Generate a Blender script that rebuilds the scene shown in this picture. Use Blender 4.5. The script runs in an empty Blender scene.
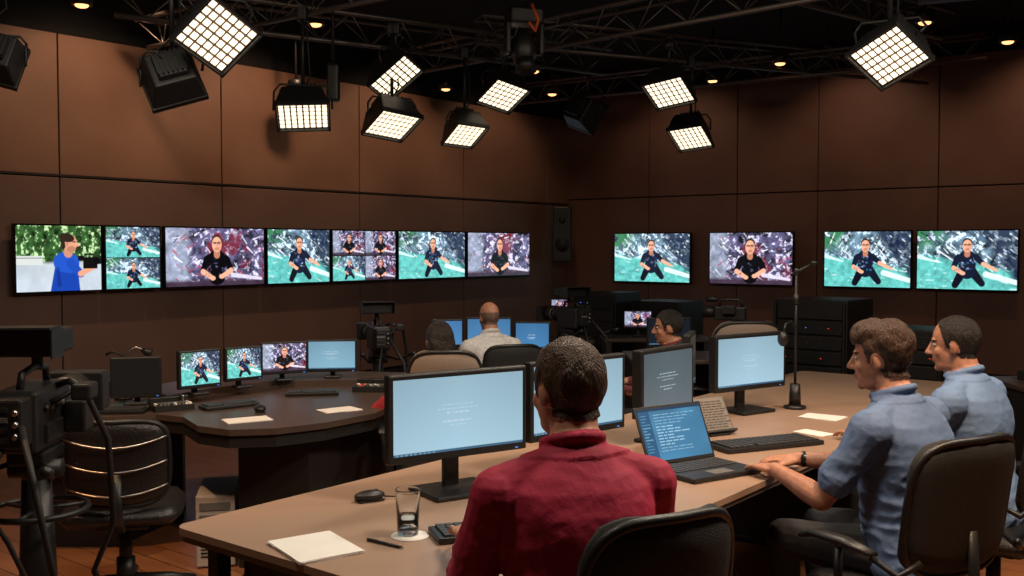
import bpy, bmesh, math, random
import numpy as np
from mathutils import Vector, Matrix, noise
from mathutils.bvhtree import BVHTree
random.seed(4); RNG=np.random.RandomState(7)
scene=bpy.context.scene
try:
    scene.view_settings.view_transform='Standard'
    scene.view_settings.look='None'
    scene.view_settings.exposure=0.0
except Exception: pass
COL=scene.collection
ANG=math.radians(38.2)
U=Vector((math.sin(ANG),math.cos(ANG),0)); V=Vector((math.cos(ANG),-math.sin(ANG),0))
YAW_U=math.atan2(U.y,U.x)      # object X axis along U
YAW_V=math.atan2(V.y,V.x)
CORNER=Vector((.84,15.1,0))
def lin(c): return tuple((x/255.0)**2.2 for x in c)
# ---------------------------------------------------------------- materials
MATS={}
def mat(name,col,rough=.6,metal=0,emit=None,es=0,var=0,vs=8,bump=0,bs=60,trans=0,coat=0,spec=None,stretch=None,bd=.01,sss=0):
    if name in MATS: return MATS[name]
    m=bpy.data.materials.new(name); m.use_nodes=True
    nt=m.node_tree; b=nt.nodes['Principled BSDF']
    b.inputs['Base Color'].default_value=(*col,1); b.inputs['Roughness'].default_value=rough
    b.inputs['Metallic'].default_value=metal
    if spec is not None: b.inputs['Specular IOR Level'].default_value=spec
    if coat: b.inputs['Coat Weight'].default_value=coat
    if sss:
        b.inputs['Subsurface Weight'].default_value=sss; b.inputs['Subsurface Radius'].default_value=(1,.3,.15); b.inputs['Subsurface Scale'].default_value=.008
    if trans: b.inputs['Transmission Weight'].default_value=trans; b.inputs['IOR'].default_value=1.45
    if emit: b.inputs['Emission Color'].default_value=(*emit,1); b.inputs['Emission Strength'].default_value=es
    tc=nt.nodes.new('ShaderNodeTexCoord'); mp=nt.nodes.new('ShaderNodeMapping')
    nt.links.new(tc.outputs['Object'],mp.inputs[0])
    if stretch: mp.inputs['Scale'].default_value=stretch
    if var:
        n=nt.nodes.new('ShaderNodeTexNoise'); n.inputs['Scale'].default_value=vs; n.inputs['Detail'].default_value=5
        nt.links.new(mp.outputs[0],n.inputs['Vector'])
        r=nt.nodes.new('ShaderNodeValToRGB')
        r.color_ramp.elements[0].position=.3; r.color_ramp.elements[1].position=.7
        r.color_ramp.elements[0].color=(*[c*(1-var) for c in col],1); r.color_ramp.elements[1].color=(*[min(1,c*(1+var)) for c in col],1)
        nt.links.new(n.outputs[0],r.inputs[0]); nt.links.new(r.outputs[0],b.inputs['Base Color'])
    if bump:
        n=nt.nodes.new('ShaderNodeTexNoise'); n.inputs['Scale'].default_value=bs; n.inputs['Detail'].default_value=4
        nt.links.new(mp.outputs[0],n.inputs['Vector'])
        bp=nt.nodes.new('ShaderNodeBump'); bp.inputs['Strength'].default_value=bump; bp.inputs['Distance'].default_value=bd
        nt.links.new(n.outputs[0],bp.inputs['Height']); nt.links.new(bp.outputs[0],b.inputs['Normal'])
    MATS[name]=m; return m
def screen_mat(name,strength):
    if name in MATS: return MATS[name]
    m=bpy.data.materials.new(name); m.use_nodes=True; nt=m.node_tree; b=nt.nodes['Principled BSDF']
    b.inputs['Base Color'].default_value=(.01,.01,.01,1); b.inputs['Roughness'].default_value=.25
    a=nt.nodes.new('ShaderNodeAttribute'); a.attribute_name='Col'
    nt.links.new(a.outputs['Color'],b.inputs['Emission Color']); b.inputs['Emission Strength'].default_value=strength
    MATS[name]=m; return m
BLK=mat('black_plastic',(.012,.012,.013),.42,bump=.1,bs=300)
BLKG=mat('glossy_black',(.008,.008,.009),.15)
DARK=mat('dark_metal',(.03,.03,.032),.45,.6)
GREY=mat('grey_plastic',(.12,.115,.11),.5)
CHROME=mat('brushed_steel',(.45,.43,.41),.3,1)
KEYM=mat('key_caps',(.035,.035,.038),.5)
WHITE=mat('paper_white',(.8,.78,.74),.8,var=.03)
LEATH=mat('black_leather',(.016,.014,.014),.38,bump=.35,bs=90)
MESHF=mat('chair_mesh_fabric',(.016,.016,.017),.75,bump=.5,bs=400)
TAUPE=mat('taupe_fabric',(.24,.18,.145),.8,bump=.3,bs=200)
RUB=mat('cable_rubber',(.012,.012,.012),.6)
ORG=mat('orange_plastic',(.7,.12,.02),.5)
CELL=mat('led_cell',(.9,.85,.75),.5,emit=(1,.83,.60),es=1.7)
CANL=mat('downlight_lamp',(.9,.8,.6),.5,emit=(1,.42,.17),es=2.6)
SCR=screen_mat('tv_picture',1.45); SCRM=screen_mat('computer_picture',1.08)
REDLED=mat('red_led',(.5,.02,.01),.4,emit=(1,.05,.02),es=1)
BLUELED=mat('blue_led',(.02,.1,.5),.4,emit=(.1,.35,1),es=.8)
GLASS=mat('clear_glass',(.95,.97,.97),.02,trans=1)
# ---------------------------------------------------------------- mesh builder
class MB:
    def __init__(s): s.v=[];s.f=[];s.m=[];s.s=[];s.mats=[];s.c={};s.M=Matrix.Identity(4)
    def mi(s,m):
        if m not in s.mats: s.mats.append(m)
        return s.mats.index(m)
    def add(s,vs,fs,m,smooth=False,M=None):
        k=len(s.v); T=s.M if M is None else s.M@M; i=s.mi(m)
        s.v+= [tuple(T@Vector(p)) for p in vs]
        s.f+= [tuple(k+a for a in f) for f in fs]; s.m+=[i]*len(fs); s.s+=[smooth]*len(fs)
        return k
    def box(s,c,d,m,b=0,M=None,taper=None):
        bm=bmesh.new(); bmesh.ops.create_cube(bm,size=1)
        for v in bm.verts:
            t=1
            if taper is not None and v.co.z<0: t=taper
            v.co=Vector((v.co.x*d[0]*t,v.co.y*d[1]*t,v.co.z*d[2]))
        if b: bmesh.ops.bevel(bm,geom=bm.edges[:],offset=min(b,min(d)*.45),segments=2,affect='EDGES',profile=.5)
        bm.verts.ensure_lookup_table()
        s.add([v.co+Vector(c) for v in bm.verts],[[v.index for v in f.verts] for f in bm.faces],m,False,M); bm.free()
    def tube(s,pts,r,m,seg=10,M=None,closed=False,sq=1):
        pts=[Vector(p) for p in pts]; n=len(pts)
        rs=r if isinstance(r,(list,tuple)) else [r]*n
        vs=[];fs=[];up=None
        for i,p in enumerate(pts):
            if closed: t=(pts[(i+1)%n]-pts[i-1])
            else: t=pts[min(i+1,n-1)]-pts[max(i-1,0)]
            t.normalize()
            if up is None:
                up=Vector((0,0,1)) if abs(t.z)<.9 else Vector((1,0,0))
            a=t.cross(up); 
            if a.length<1e-5: a=t.cross(Vector((1,0,0)))
            a.normalize(); bb=a.cross(t).normalized(); up=bb
            for k in range(seg):
                th=2*math.pi*k/seg; vs.append(p+a*math.cos(th)*rs[i]+bb*math.sin(th)*rs[i]*sq)
        for i in range(n if closed else n-1):
            j=(i+1)%n
            for k in range(seg):
                l=(k+1)%seg; fs.append((i*seg+k,i*seg+l,j*seg+l,j*seg+k))
        if not closed: fs.append(tuple(range(seg-1,-1,-1))); fs.append(tuple((n-1)*seg+k for k in range(seg)))
        s.add(vs,fs,m,True,M)
    def cyl(s,p0,p1,r0,m,r1=None,seg=20,M=None): s.tube([p0,p1],[r0,r0 if r1 is None else r1],m,seg,M)
    def ell(s,c,r,m,M=None,nu=16,nv=10):
        vs=[];fs=[]
        for i in range(nv+1):
            ph=math.pi*i/nv
            for k in range(nu):
                th=2*math.pi*k/nu
                vs.append((c[0]+r[0]*math.sin(ph)*math.cos(th),c[1]+r[1]*math.sin(ph)*math.sin(th),c[2]+r[2]*math.cos(ph)))
        for i in range(nv):
            for k in range(nu):
                l=(k+1)%nu; fs.append((i*nu+k,(i+1)*nu+k,(i+1)*nu+l,i*nu+l))
        s.add(vs,fs,m,True,M)
    def lathe(s,prof,m,seg=28,M=None,c=(0,0,0)):
        vs=[];fs=[];n=len(prof)
        for r,z in prof:
            for k in range(seg):
                th=2*math.pi*k/seg; vs.append((c[0]+r*math.cos(th),c[1]+r*math.sin(th),c[2]+z))
        for i in range(n-1):
            for k in range(seg):
                l=(k+1)%seg; fs.append((i*seg+k,i*seg+l,(i+1)*seg+l,(i+1)*seg+k))
        s.add(vs,fs,m,True,M)
    def prism(s,poly,z0,z1,m,M=None):
        n=len(poly)
        vs=[(x,y,z0) for x,y in poly]+[(x,y,z1) for x,y in poly]
        fs=[tuple(range(n-1,-1,-1)),tuple(range(n,2*n))]+[(i,(i+1)%n,n+(i+1)%n,n+i) for i in range(n)]
        s.add(vs,fs,m,False,M)
    def panel(s,w,h,th,curv,m,M=None,nx=14,nz=14,pw=.35,vc=0,z0=0):
        """curved cushion panel in XZ plane, thickness Y"""
        vs=[];fs=[]
        for side in (0,1):
            for j in range(nz+1):
                b=-1+2*j/nz; wf=1-pw*max(0,(abs(b)-.6)/.4)**2.2
                for i in range(nx+1):
                    a=-1+2*i/nx; hf=1-.1*max(0,(abs(a)-.6)/.4)**2
                    e=max(abs(a),abs(b)); t=th*(1-.8*max(0,(e-.75)/.25)**2)
                    vs.append((a*w/2*wf, -curv*a*a*1.0+vc*b*b+(t/2 if side else -t/2), z0+h/2+b*h/2*hf))
        N=(nx+1)*(nz+1)
        for j in range(nz):
            for i in range(nx):
                q=j*(nx+1)+i
                fs.append((q,q+1,q+nx+2,q+nx+1)); fs.append((N+q,N+q+nx+1,N+q+nx+2,N+q+1))
        per=[i for i in range(nx+1)]+[j*(nx+1)+nx for j in range(1,nz+1)]+[nz*(nx+1)+i for i in range(nx-1,-1,-1)]+[j*(nx+1) for j in range(nz-1,0,-1)]
        for k in range(len(per)):
            a,b=per[k],per[(k+1)%len(per)]; fs.append((a,N+a,N+b,b))
        s.add(vs,fs,m,True,M)
    def picture(s,w,h,c,img,m,M=None,tilt=None):
        """picture in XZ plane facing -Y, img[row from bottom][col]"""
        H,W,_=img.shape; vs=[];fs=[]
        for j in range(H):
            for i in range(W): vs.append((c[0]-w/2+w*i/(W-1),c[1],c[2]-h/2+h*j/(H-1)))
        for j in range(H-1):
            for i in range(W-1):
                q=j*W+i; fs.append((q,q+1,q+W+1,q+W))
        k=s.add(vs,fs,m,False,M); s.c[k]=img.reshape(-1,3)
    def build(s,name,loc=(0,0,0),rz=0,par=None):
        me=bpy.data.meshes.new(name); me.from_pydata(s.v,[],s.f)
        for m in s.mats: me.materials.append(m)
        me.polygons.foreach_set('material_index',s.m); me.polygons.foreach_set('use_smooth',s.s)
        if s.c:
            at=me.color_attributes.new('Col','FLOAT_COLOR','POINT'); arr=np.zeros((len(s.v),4)); arr[:,3]=1
            for k,c in s.c.items(): arr[k:k+len(c),:3]=c
            at.data.foreach_set('color',arr.ravel())
        me.update(); o=bpy.data.objects.new(name,me); COL.objects.link(o)
        o.location=loc; o.rotation_euler=(0,0,rz)
        if par: o.parent=par
        return o
def T(x,y,z): return Matrix.Translation((x,y,z))
def RX(d): return Matrix.Rotation(math.radians(d),4,'X')
def RY(d): return Matrix.Rotation(math.radians(d),4,'Y')
def RZ(d): return Matrix.Rotation(math.radians(d),4,'Z')
# ---------------------------------------------------------------- picture painting
def vnoise(W,H,nx,ny,seed):
    r=np.random.RandomState(seed).rand(ny+2,nx+2)
    x=np.linspace(0,nx,W); y=np.linspace(0,ny,H); xi=x.astype(int); yi=y.astype(int)
    fx=(x-xi)[None,:]; fy=(y-yi)[:,None]; fx=fx*fx*(3-2*fx); fy=fy*fy*(3-2*fy)
    a=r[yi][:,xi]; b=r[yi][:,xi+1]; c=r[yi+1][:,xi]; d=r[yi+1][:,xi+1]
    return (a*(1-fx)+b*fx)*(1-fy)+(c*(1-fx)+d*fx)*fy
def fbm(W,H,n,seed):
    a=0
    for k,w in enumerate((.45,.28,.17,.10)): a=a+w*vnoise(W,H,int(n*1.7*2**k),int(n*2**k),seed+k*13)
    return a
class Pic:
    def __init__(s,asp,W=120):
        s.asp=asp; s.W=W; s.H=max(20,int(W/asp)); s.a=np.zeros((s.H,s.W,3))
        s.X,s.Y=np.meshgrid(np.linspace(0,asp,s.W),np.linspace(0,1,s.H))
    def mix(s,mask,col):
        m=np.clip(mask,0,1)[...,None]; s.a=s.a*(1-m)+np.array(col)*m
    def ell(s,cx,cy,rx,ry,c,ang=0,op=1):
        ca,sa=math.cos(math.radians(ang)),math.sin(math.radians(ang)); dx=s.X-cx; dy=s.Y-cy
        d=np.sqrt(((dx*ca+dy*sa)/rx)**2+((-dx*sa+dy*ca)/ry)**2); s.mix(op*np.clip((1-d)*min(rx,ry)*s.H*.9+.5,0,1),lin(c))
    def cap(s,x0,y0,x1,y1,r,c,r1=None,op=1):
        if r1 is None: r1=r
        dx,dy=x1-x0,y1-y0; t=np.clip(((s.X-x0)*dx+(s.Y-y0)*dy)/(dx*dx+dy*dy+1e-9),0,1)
        d=np.hypot(s.X-x0-t*dx,s.Y-y0-t*dy); s.mix(op*np.clip((r+(r1-r)*t-d)*s.H*.9+.5,0,1),lin(c))
    def rect(s,x0,y0,x1,y1,c):
        s.mix(((s.X>=x0)&(s.X<=x1)&(s.Y>=y0)&(s.Y<=y1)).astype(float),lin(c))
def presenter(p,c,y,k,shirt,pat,rs,legs=True,point=False):
    """seated presenter, head centre at (c,y) with head scale k"""
    sk=(226,164,136); sd=(176,116,92)
    if legs:
        p.cap(c-.6*k,y-3.8*k,c-1.7*k,y-5.9*k,.70*k,(20,22,32),.5*k); p.cap(c+.7*k,y-3.8*k,c+2.1*k,y-5.6*k,.70*k,(24,26,38),.5*k)
    p.cap(c-1.15*k,y-1.9*k,c+1.15*k,y-1.9*k,.62*k,shirt); p.cap(c,y-2.0*k,c,y-3.8*k,1.3*k,shirt,1.2*k)
    for i in range(40):
        a,b=rs.uniform(-1.2,1.2),rs.uniform(-3.9,-1.6); q=pat[rs.randint(len(pat))]
        p.ell(c+a*k,y+b*k,rs.uniform(.08,.26)*k,rs.uniform(.05,.14)*k,q,rs.uniform(-60,60),.75)
    p.cap(c-1.4*k,y-1.9*k,c-1.95*k,y-3.3*k,.48*k,shirt,.40*k)
    p.cap(c-1.95*k,y-3.35*k,c-.7*k,y-4.1*k,.34*k,sk,.27*k)
    if point:
        p.cap(c+1.4*k,y-1.9*k,c+2.3*k,y-2.7*k,.46*k,shirt,.38*k); p.cap(c+2.3*k,y-2.75*k,c+3.9*k,y-3.5*k,.32*k,sk,.22*k); p.ell(c+4.1*k,y-3.6*k,.34*k,.2*k,sk,-20)
    else:
        p.cap(c+1.4*k,y-1.9*k,c+2.0*k,y-3.2*k,.48*k,shirt,.40*k); p.cap(c+2.0*k,y-3.25*k,c+.8*k,y-3.9*k,.34*k,sk,.27*k); p.ell(c+.65*k,y-3.95*k,.36*k,.27*k,sk)
    for i in range(10): p.ell(c+rs.uniform(-1.9,-1.1)*k,y+rs.uniform(-4.0,-3.5)*k,.09*k,.06*k,(70,55,70),0,.5)
    p.ell(c-.6*k,y-4.15*k,.36*k,.27*k,sk)
    p.cap(c,y-1.35*k,c,y-.7*k,.42*k,sd)
    p.ell(c,y+.22*k,.76*k,.90*k,(52,38,32)); p.ell(c,y-.08*k,.68*k,.92*k,sk); p.ell(c+.35*k,y-.15*k,.30*k,.70*k,(200,140,114),0,.6)
    for sx in (-1,1): p.ell(c+sx*.28*k,y+.10*k,.22*k,.14*k,(40,32,34)); p.ell(c+sx*.28*k,y+.09*k,.14*k,.08*k,(150,120,110))
    p.cap(c-.55*k,y+.16*k,c+.55*k,y+.16*k,.03*k,(30,26,28)); p.cap(c,y+.02*k,c,y-.22*k,.07*k,(196,130,106)); p.ell(c,y-.64*k,.36*k,.22*k,(140,96,76),0,.5); p.ell(c,y-.50*k,.20*k,.06*k,(175,85,80))
def pic_field(asp,seed,W=190,dx=0.0):
    p=Pic(asp,W); H=p.H; rs=np.random.RandomState(seed)
    n=fbm(W,H,8,seed); n2=fbm(W,H,3,seed+1); n3=fbm(W,H,14,seed+5)
    up=np.array(lin((104,132,152)))*(.10+2.3*np.clip(n[...,None]-.26,0,1))+np.array(lin((214,232,246)))*np.clip((n3[...,None]-.53)*6,0,.9)
    tl=np.array(lin((92,178,172)))*(.45+1.1*n3[...,None])
    edge=.62-.30*(p.X/asp)+.14*(n2-.5)+.06*(n3-.5)
    g=np.clip((edge-p.Y)*18,0,1)[...,None]; p.a=up*(1-g)+tl*g
    p.mix(np.clip(.36-p.X/asp,0,1)*5*np.clip(p.Y-.58,0,1)*3*(n>.42),lin((60,120,84)))
    for i in range(70):   # broken structure, diagonal beams
        x=rs.uniform(0,asp); y=rs.uniform(.52,1.05)-.24*x/asp; L=rs.uniform(.03,.22); a=math.radians(rs.choice([-38,-30,-45,-34,60])+rs.uniform(-8,8))
        c=[(215,232,244),(24,30,38),(130,156,176),(18,22,30),(240,246,250),(70,88,110)][rs.randint(6)]
        p.cap(x,y,x+L*math.cos(a),y+L*math.sin(a),rs.uniform(.004,.014),c,rs.uniform(.003,.01),.8)
    q=np.clip(((p.X/asp-.58)*1.3-(1-p.Y)*.55)*9,0,.8)*(.5+n); p.mix(q,lin((30,38,62)))
    for i in range(30):
        x=rs.uniform(.55,1)*asp; y=rs.uniform(.35,1); p.ell(x,y,rs.uniform(.01,.045),rs.uniform(.005,.016),[(200,216,236),(90,116,156),(230,240,248)][rs.randint(3)],-38,.8)
    for i in range(34):
        x=rs.uniform(0,asp); y=rs.uniform(0,.45); p.ell(x,y,rs.uniform(.01,.07),rs.uniform(.005,.018),[(210,238,236),(70,146,140),(150,216,206)][rs.randint(3)],rs.uniform(-30,10),.55)
    p.cap(asp*.70,.26,asp*1.02,.12,.05,(216,230,234),.04,.85); p.cap(0,.56,asp*.22,.46,.035,(224,240,240),.012,.7)
    presenter(p,asp*.5+dx,.75,.115,(24,30,48),[(150,176,215),(60,70,140),(50,110,150),(110,124,150),(28,34,52),(28,34,52),(28,34,52)],rs,True,True)
    return p.a
def pic_inter(asp,seed,W=190,dx=0.0):
    p=Pic(asp,W); H=p.H; rs=np.random.RandomState(seed)
    n=fbm(W,H,8,seed); n2=fbm(W,H,3,seed+1); n3=fbm(W,H,14,seed+5)
    p.a=np.array(lin((98,94,130)))*(.04+2.3*np.clip(n[...,None]-.28,0,1))+np.array(lin((222,218,242)))*np.clip((n3[...,None]-.56)*6,0,.85)
    l=np.clip((.26*asp-p.X)*7,0,1)[...,None]*.75; p.a=p.a*(1-l)+np.array(lin((156,166,188)))*(.4+n[...,None])*l
    r=np.clip((n2-.54)*8,0,.7)*(p.X>.4*asp); p.mix(r,lin((120,28,40)))
    for i in range(90):
        x=rs.uniform(.1,asp); y=rs.uniform(.1,1.05); L=rs.uniform(.02,.18); a=math.radians(rs.choice([-40,-50,40,15])+rs.uniform(-12,12))
        c=[(236,230,246),(22,18,28),(175,40,50),(120,116,156),(16,14,22),(246,244,252),(160,70,95),(26,22,34)][rs.randint(8)]
        p.cap(x,y,x+L*math.cos(a),y+L*math.sin(a),rs.uniform(.004,.018),c,rs.uniform(.003,.010),.8)
    b=np.clip((.14-p.Y)*14,0,1)[...,None]; p.a=p.a*(1-b)+np.array(lin((64,50,66)))*(.5+n[...,None])*b
    presenter(p,asp*.50+dx,.73,.145,(12,12,18),[(12,12,18),(14,14,20),(26,26,34),(90,90,120)],rs,False)
    p.cap(asp*.66,.18,asp*.97,.10,.04,(214,206,226),.025,.85)
    return p.a
def pic_outdoor(asp,seed,W=170):
    p=Pic(asp,W); H=p.H; n=fbm(W,H,9,seed); n2=fbm(W,H,3,seed+1); n3=fbm(W,H,18,seed+3)
    g=np.array(lin((62,104,56)))*(.02+2.4*np.clip(n[...,None]*.6+n3[...,None]*.4-.28,0,1)); g=g+np.array(lin((200,228,170)))*np.clip((n3)[...,None]*7-4.1,0,.8)
    gr=np.array(lin((184,194,204)))*(.75+.4*n2[...,None]); k=np.clip((.44-p.Y+.04*p.X)*18,0,1)[...,None]
    p.a=g*(1-k)+gr*k
    p.rect(0,.40,.30*asp,.54,(196,200,198)); p.rect(0,.50,.30*asp,.52,(130,135,130))
    c=.60*asp
    p.cap(c-.05,0.0,c-.03,.40,.24,(26,62,155),.18); p.cap(c-.09,.44,c+.03,.42,.15,(34,78,180)); p.cap(c-.15,.1,c-.17,.35,.04,(16,40,110),.02,.6)
    p.cap(c+.04,.42,c+.20,.26,.075,(30,70,165),.06); p.cap(c+.20,.26,c+.42,.36,.045,(215,150,120),.035); p.ell(c+.44,.38,.045,.05,(205,140,112))
    p.cap(c,.58,c+.02,.66,.07,(190,130,105)); p.ell(c+.03,.73,.115,.14,(208,146,118)); p.cap(c+.12,.72,c+.165,.70,.018,(215,152,122)); p.ell(c+.05,.64,.08,.05,(140,92,74),0,.6)
    p.ell(c-.02,.82,.125,.07,(48,36,30),-10); p.cap(c-.09,.79,c-.08,.68,.035,(48,36,30)); p.cap(c+.08,.755,c+.12,.755,.009,(30,20,18)); p.ell(c-.02,.715,.018,.03,(180,118,94))
    p.rect(c+.24,.34,c+.48,.52,(18,18,20)); p.cap(c+.46,.45,c+.60,.46,.05,(14,14,16)); p.cap(c+.58,.46,c+.62,.46,.06,(30,30,34)); p.cap(c+.27,.56,c+.42,.56,.014,(20,20,20)); p.rect(c+.16,.46,c+.25,.54,(20,20,22))
    return p.a
def resize(img,W,H):
    h,w,_=img.shape; yi=(np.linspace(0,h-1,H)).round().astype(int); xi=(np.linspace(0,w-1,W)).round().astype(int); return img[yi][:,xi]
def mosaic(W,H,cells):
    out=np.full((H,W,3),.005)
    for (x0,y0,x1,y1,im) in cells:
        a,b,c,d=int(x0*W),int(y0*H),int(x1*W),int(y1*H); out[b+1:d-1,a+1:c-1]=resize(im,c-a-2,d-b-2)
    return out
def pic_desktop(seed,W=190,asp=1.78,dark=False,col=None):
    p=Pic(asp,W); H=p.H; rs=np.random.RandomState(seed)
    if dark:
        p.a[:]=lin((66,122,158)); n=vnoise(W,H,4,3,seed); p.a*= (.75+.5*n[...,None])
        p.rect(.0,.0,.28,.95,(42,88,122))
        for r in range(13):
            y=.86-r*.058; x=.36; e=rs.uniform(.7,1.5)
            while x<e: 
                L=rs.uniform(.05,.2); p.rect(x,y,x+L,y+.016,(160,200,222)); x+=L+.03
            p.rect(.04,y,.04+rs.uniform(.08,.2),y+.014,(110,160,190))
        p.rect(0,.95,asp,1,(30,60,86)); return p.a
    c=col or (146,178,194); g=(1.16-.30*p.Y+.12*(1-np.abs(p.X/asp-.5)*2))[...,None]; p.a[:]=np.array(lin(c))*g
    for r,(w,br) in enumerate([(.42,1),(.55,1),(.30,1),(.0,0),(.40,1),(.22,1)]):
        if not br: continue
        y=.62-r*.055; x=asp*.48-w/2; e=x+w
        while x<e: 
            L=rs.uniform(.02,.07); p.rect(x,y,min(e,x+L),y+.014,(186,208,218)); x+=L+.02
    p.rect(0,0,asp,.035,(60,95,120))
    for i in range(9): p.rect(.03+i*.06,.008,.06+i*.06,.028,(110,150,175))
    return p.a
# ---------------------------------------------------------------- room shell
RZROOM=YAW_V
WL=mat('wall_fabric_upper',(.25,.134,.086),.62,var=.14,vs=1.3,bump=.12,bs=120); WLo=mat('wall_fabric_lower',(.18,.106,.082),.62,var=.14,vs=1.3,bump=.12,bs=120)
WR=mat('wall_fabric_right',(.205,.110,.080),.62,var=.14,vs=1.3,bump=.12,bs=120); BACKB=mat('black_paint',(.006,.006,.006),.9)
RL,RW=15.0,12.5; HC=4.1
def roomobj(mb,name,extra=Vector((0,0,0))): return mb.build(name,CORNER+extra,RZROOM)
mb=MB(); mb.box((-.12,-RL/2,HC/2),(.2,RL+.4,HC),BACKB)
edges=[0,-.55,-2.4,-4.25,-6.15,-7.85,-9.6,-11.4,-13.2,-15.0]
for i in range(len(edges)-1):
    a,b=edges[i],edges[i+1]
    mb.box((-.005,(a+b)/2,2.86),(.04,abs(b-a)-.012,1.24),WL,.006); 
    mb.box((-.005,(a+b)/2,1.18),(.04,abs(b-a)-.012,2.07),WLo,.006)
mb.box((.012,-RL/2,2.235),(.02,RL,.02),mat('trim_dark',(.03,.02,.016),.5))
roomobj(mb,'wall_left')
mb=MB(); mb.box((RW/2,.12,HC/2),(RW+.4,.2,HC),BACKB)
edges=[0,1.4,2.75,3.85,5.3,6.8,8.3,9.8,11.2,12.5]
for i in range(len(edges)-1):
    a,b=edges[i],edges[i+1]
    mb.box(((a+b)/2,.005,3.06),(b-a-.012,.04,1.50),WR,.006); mb.box(((a+b)/2,.005,1.22),(b-a-.012,.04,2.15),WR,.006)
roomobj(mb,'wall_right')
mb=MB(); mb.box((RW+.1,-RL/2,HC/2),(.2,RL+.4,HC),WR); roomobj(mb,'wall_side')
mb=MB(); mb.box((RW/2,-RL-.1,HC/2),(RW+.4,.2,HC),WR); roomobj(mb,'wall_behind')
mb=MB(); mb.box((RW/2,-RL/2,HC+.1),(RW+.4,RL+.4,.2),BACKB); roomobj(mb,'ceiling')
fm=bpy.data.materials.new('wood_floor'); fm.use_nodes=True; nt=fm.node_tree; b=nt.nodes['Principled BSDF']
tc=nt.nodes.new('ShaderNodeTexCoord'); br=nt.nodes.new('ShaderNodeTexBrick'); br.inputs['Scale'].default_value=1.0
br.inputs['Brick Width'].default_value=1.6; br.inputs['Row Height'].default_value=.14; br.inputs['Mortar Size'].default_value=.003
br.inputs['Color1'].default_value=(.30,.11,.045,1); br.inputs['Color2'].default_value=(.40,.16,.065,1); br.inputs['Mortar'].default_value=(.04,.02,.01,1)
ns=nt.nodes.new('ShaderNodeTexNoise'); mp=nt.nodes.new('ShaderNodeMapping'); mp.inputs['Scale'].default_value=(2,30,1)
mx=nt.nodes.new('ShaderNodeMixRGB'); mx.blend_type='MULTIPLY'; mx.inputs[0].default_value=.5
nt.links.new(tc.outputs['Object'],br.inputs['Vector']); nt.links.new(tc.outputs['Object'],mp.inputs[0]); nt.links.new(mp.outputs[0],ns.inputs['Vector'])
nt.links.new(br.outputs[0],mx.inputs[1]); nt.links.new(ns.outputs[0],mx.inputs[2]); nt.links.new(mx.outputs[0],b.inputs['Base Color']); b.inputs['Roughness'].default_value=.35
mb=MB(); mb.box((RW/2,-RL/2,-.05),(RW+.4,RL+.4,.1),fm); roomobj(mb,'floor')
mb=MB(); mb.box((.025,-RL/2,.06),(.02,RL,.12),BLK,.004); roomobj(mb,'baseboard_left')
mb=MB(); mb.box((RW/2,-.03,.06),(RW,.02,.12),BLK,.004); roomobj(mb,'baseboard_right')
# ---------------------------------------------------------------- TVs
def tv(wall,a,b,z0,z1,img):
    if wall=='L': a-=.065+.012*a; b-=.065+.012*b
    else: a+=.06;b+=.045
    w=abs(b-a)-.02; h=z1-z0; mb=MB()
    mb.box((0,.0,0),(w,.05,h),BLKG,.006); mb.box((0,.05,0),(w*.6,.08,h*.6),BLK,.01)
    mb.picture(w-.03,h-.03,(0,-.0265,0),img,SCR)
    if wall=='L': p=CORNER-U*(8.27)+U*((a+b)/2)+V*.115; rz=YAW_U
    else: p=CORNER+V*((a+b)/2)-U*.115; rz=YAW_V
    return mb.build('wall_television',(p.x,p.y,(z0+z1)/2),rz)
F=lambda asp,s,dx=0,W=210:pic_field(asp,s,W,dx); I=lambda asp,s,dx=0,W=210:pic_inter(asp,s,W,dx)
tv('L',0,.822,1.2,1.8,pic_outdoor(1.36,3))
tv('L',.822,1.426,1.2,1.8,mosaic(130,130,[(0,.5,1,1,F(1.9,11)),(0,0,1,.5,F(1.9,12))]))
tv('L',1.44,2.655,1.2,1.8,I(2.0,21))
tv('L',2.66,3.565,1.2,1.8,F(1.5,31))
tv('L',3.57,4.62,1.2,1.8,mosaic(170,104,[(0,.5,.5,1,I(1.7,41)),(.5,.5,1,1,I(1.7,42)),(0,0,.5,.5,F(1.7,43)),(.5,0,1,.5,I(1.7,44))]))
tv('L',4.63,5.90,1.2,1.8,F(2.0,51)); tv('L',5.92,7.30,1.2,1.8,I(2.2,61))
tv('R',.835,2.097,1.10,1.80,F(1.75,71)); tv('R',2.34,3.558,1.10,1.80,I(1.75,81))
tv('R',3.914,5.015,1.10,1.80,F(1.6,91,-.02)); tv('R',5.03,6.169,1.10,1.80,F(1.65,93,.02))
# ---------------------------------------------------------------- furniture
TT=mat('table_laminate',(.34,.225,.16),.42,var=.05,vs=5,bump=.03,bs=150); TE=mat('table_edge',(.10,.07,.055),.4)
O=Vector((-1.035,3.03,0))
mb=MB() # table local X=U, Y=-V
L,Wd=4.9,1.17
def rpoly(x0,x1,y0,y1,r,n=6):
    pts=[]
    for cx,cy,a0 in ((x1-r,y0+r,-90),(x1-r,y1-r,0),(x0+r,y1-r,90),(x0+r,y0+r,180)):
        for k in range(n+1):
            a=math.radians(a0+90*k/n); pts.append((cx+r*math.cos(a),cy+r*math.sin(a)))
    return pts
mb.prism(rpoly(0,L,-Wd,0,.05),.728,.75,TT); mb.prism(rpoly(.006,L-.006,-Wd+.006,-.006,.05),.708,.7285,TE)
for sx in (.12,1.7,3.3,L-.15):
    mb.box((sx,-.6,.36),(.06,.75,.70),DARK,.006); mb.box((sx,-.6,.02),(.08,.9,.04),DARK,.008)
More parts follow.
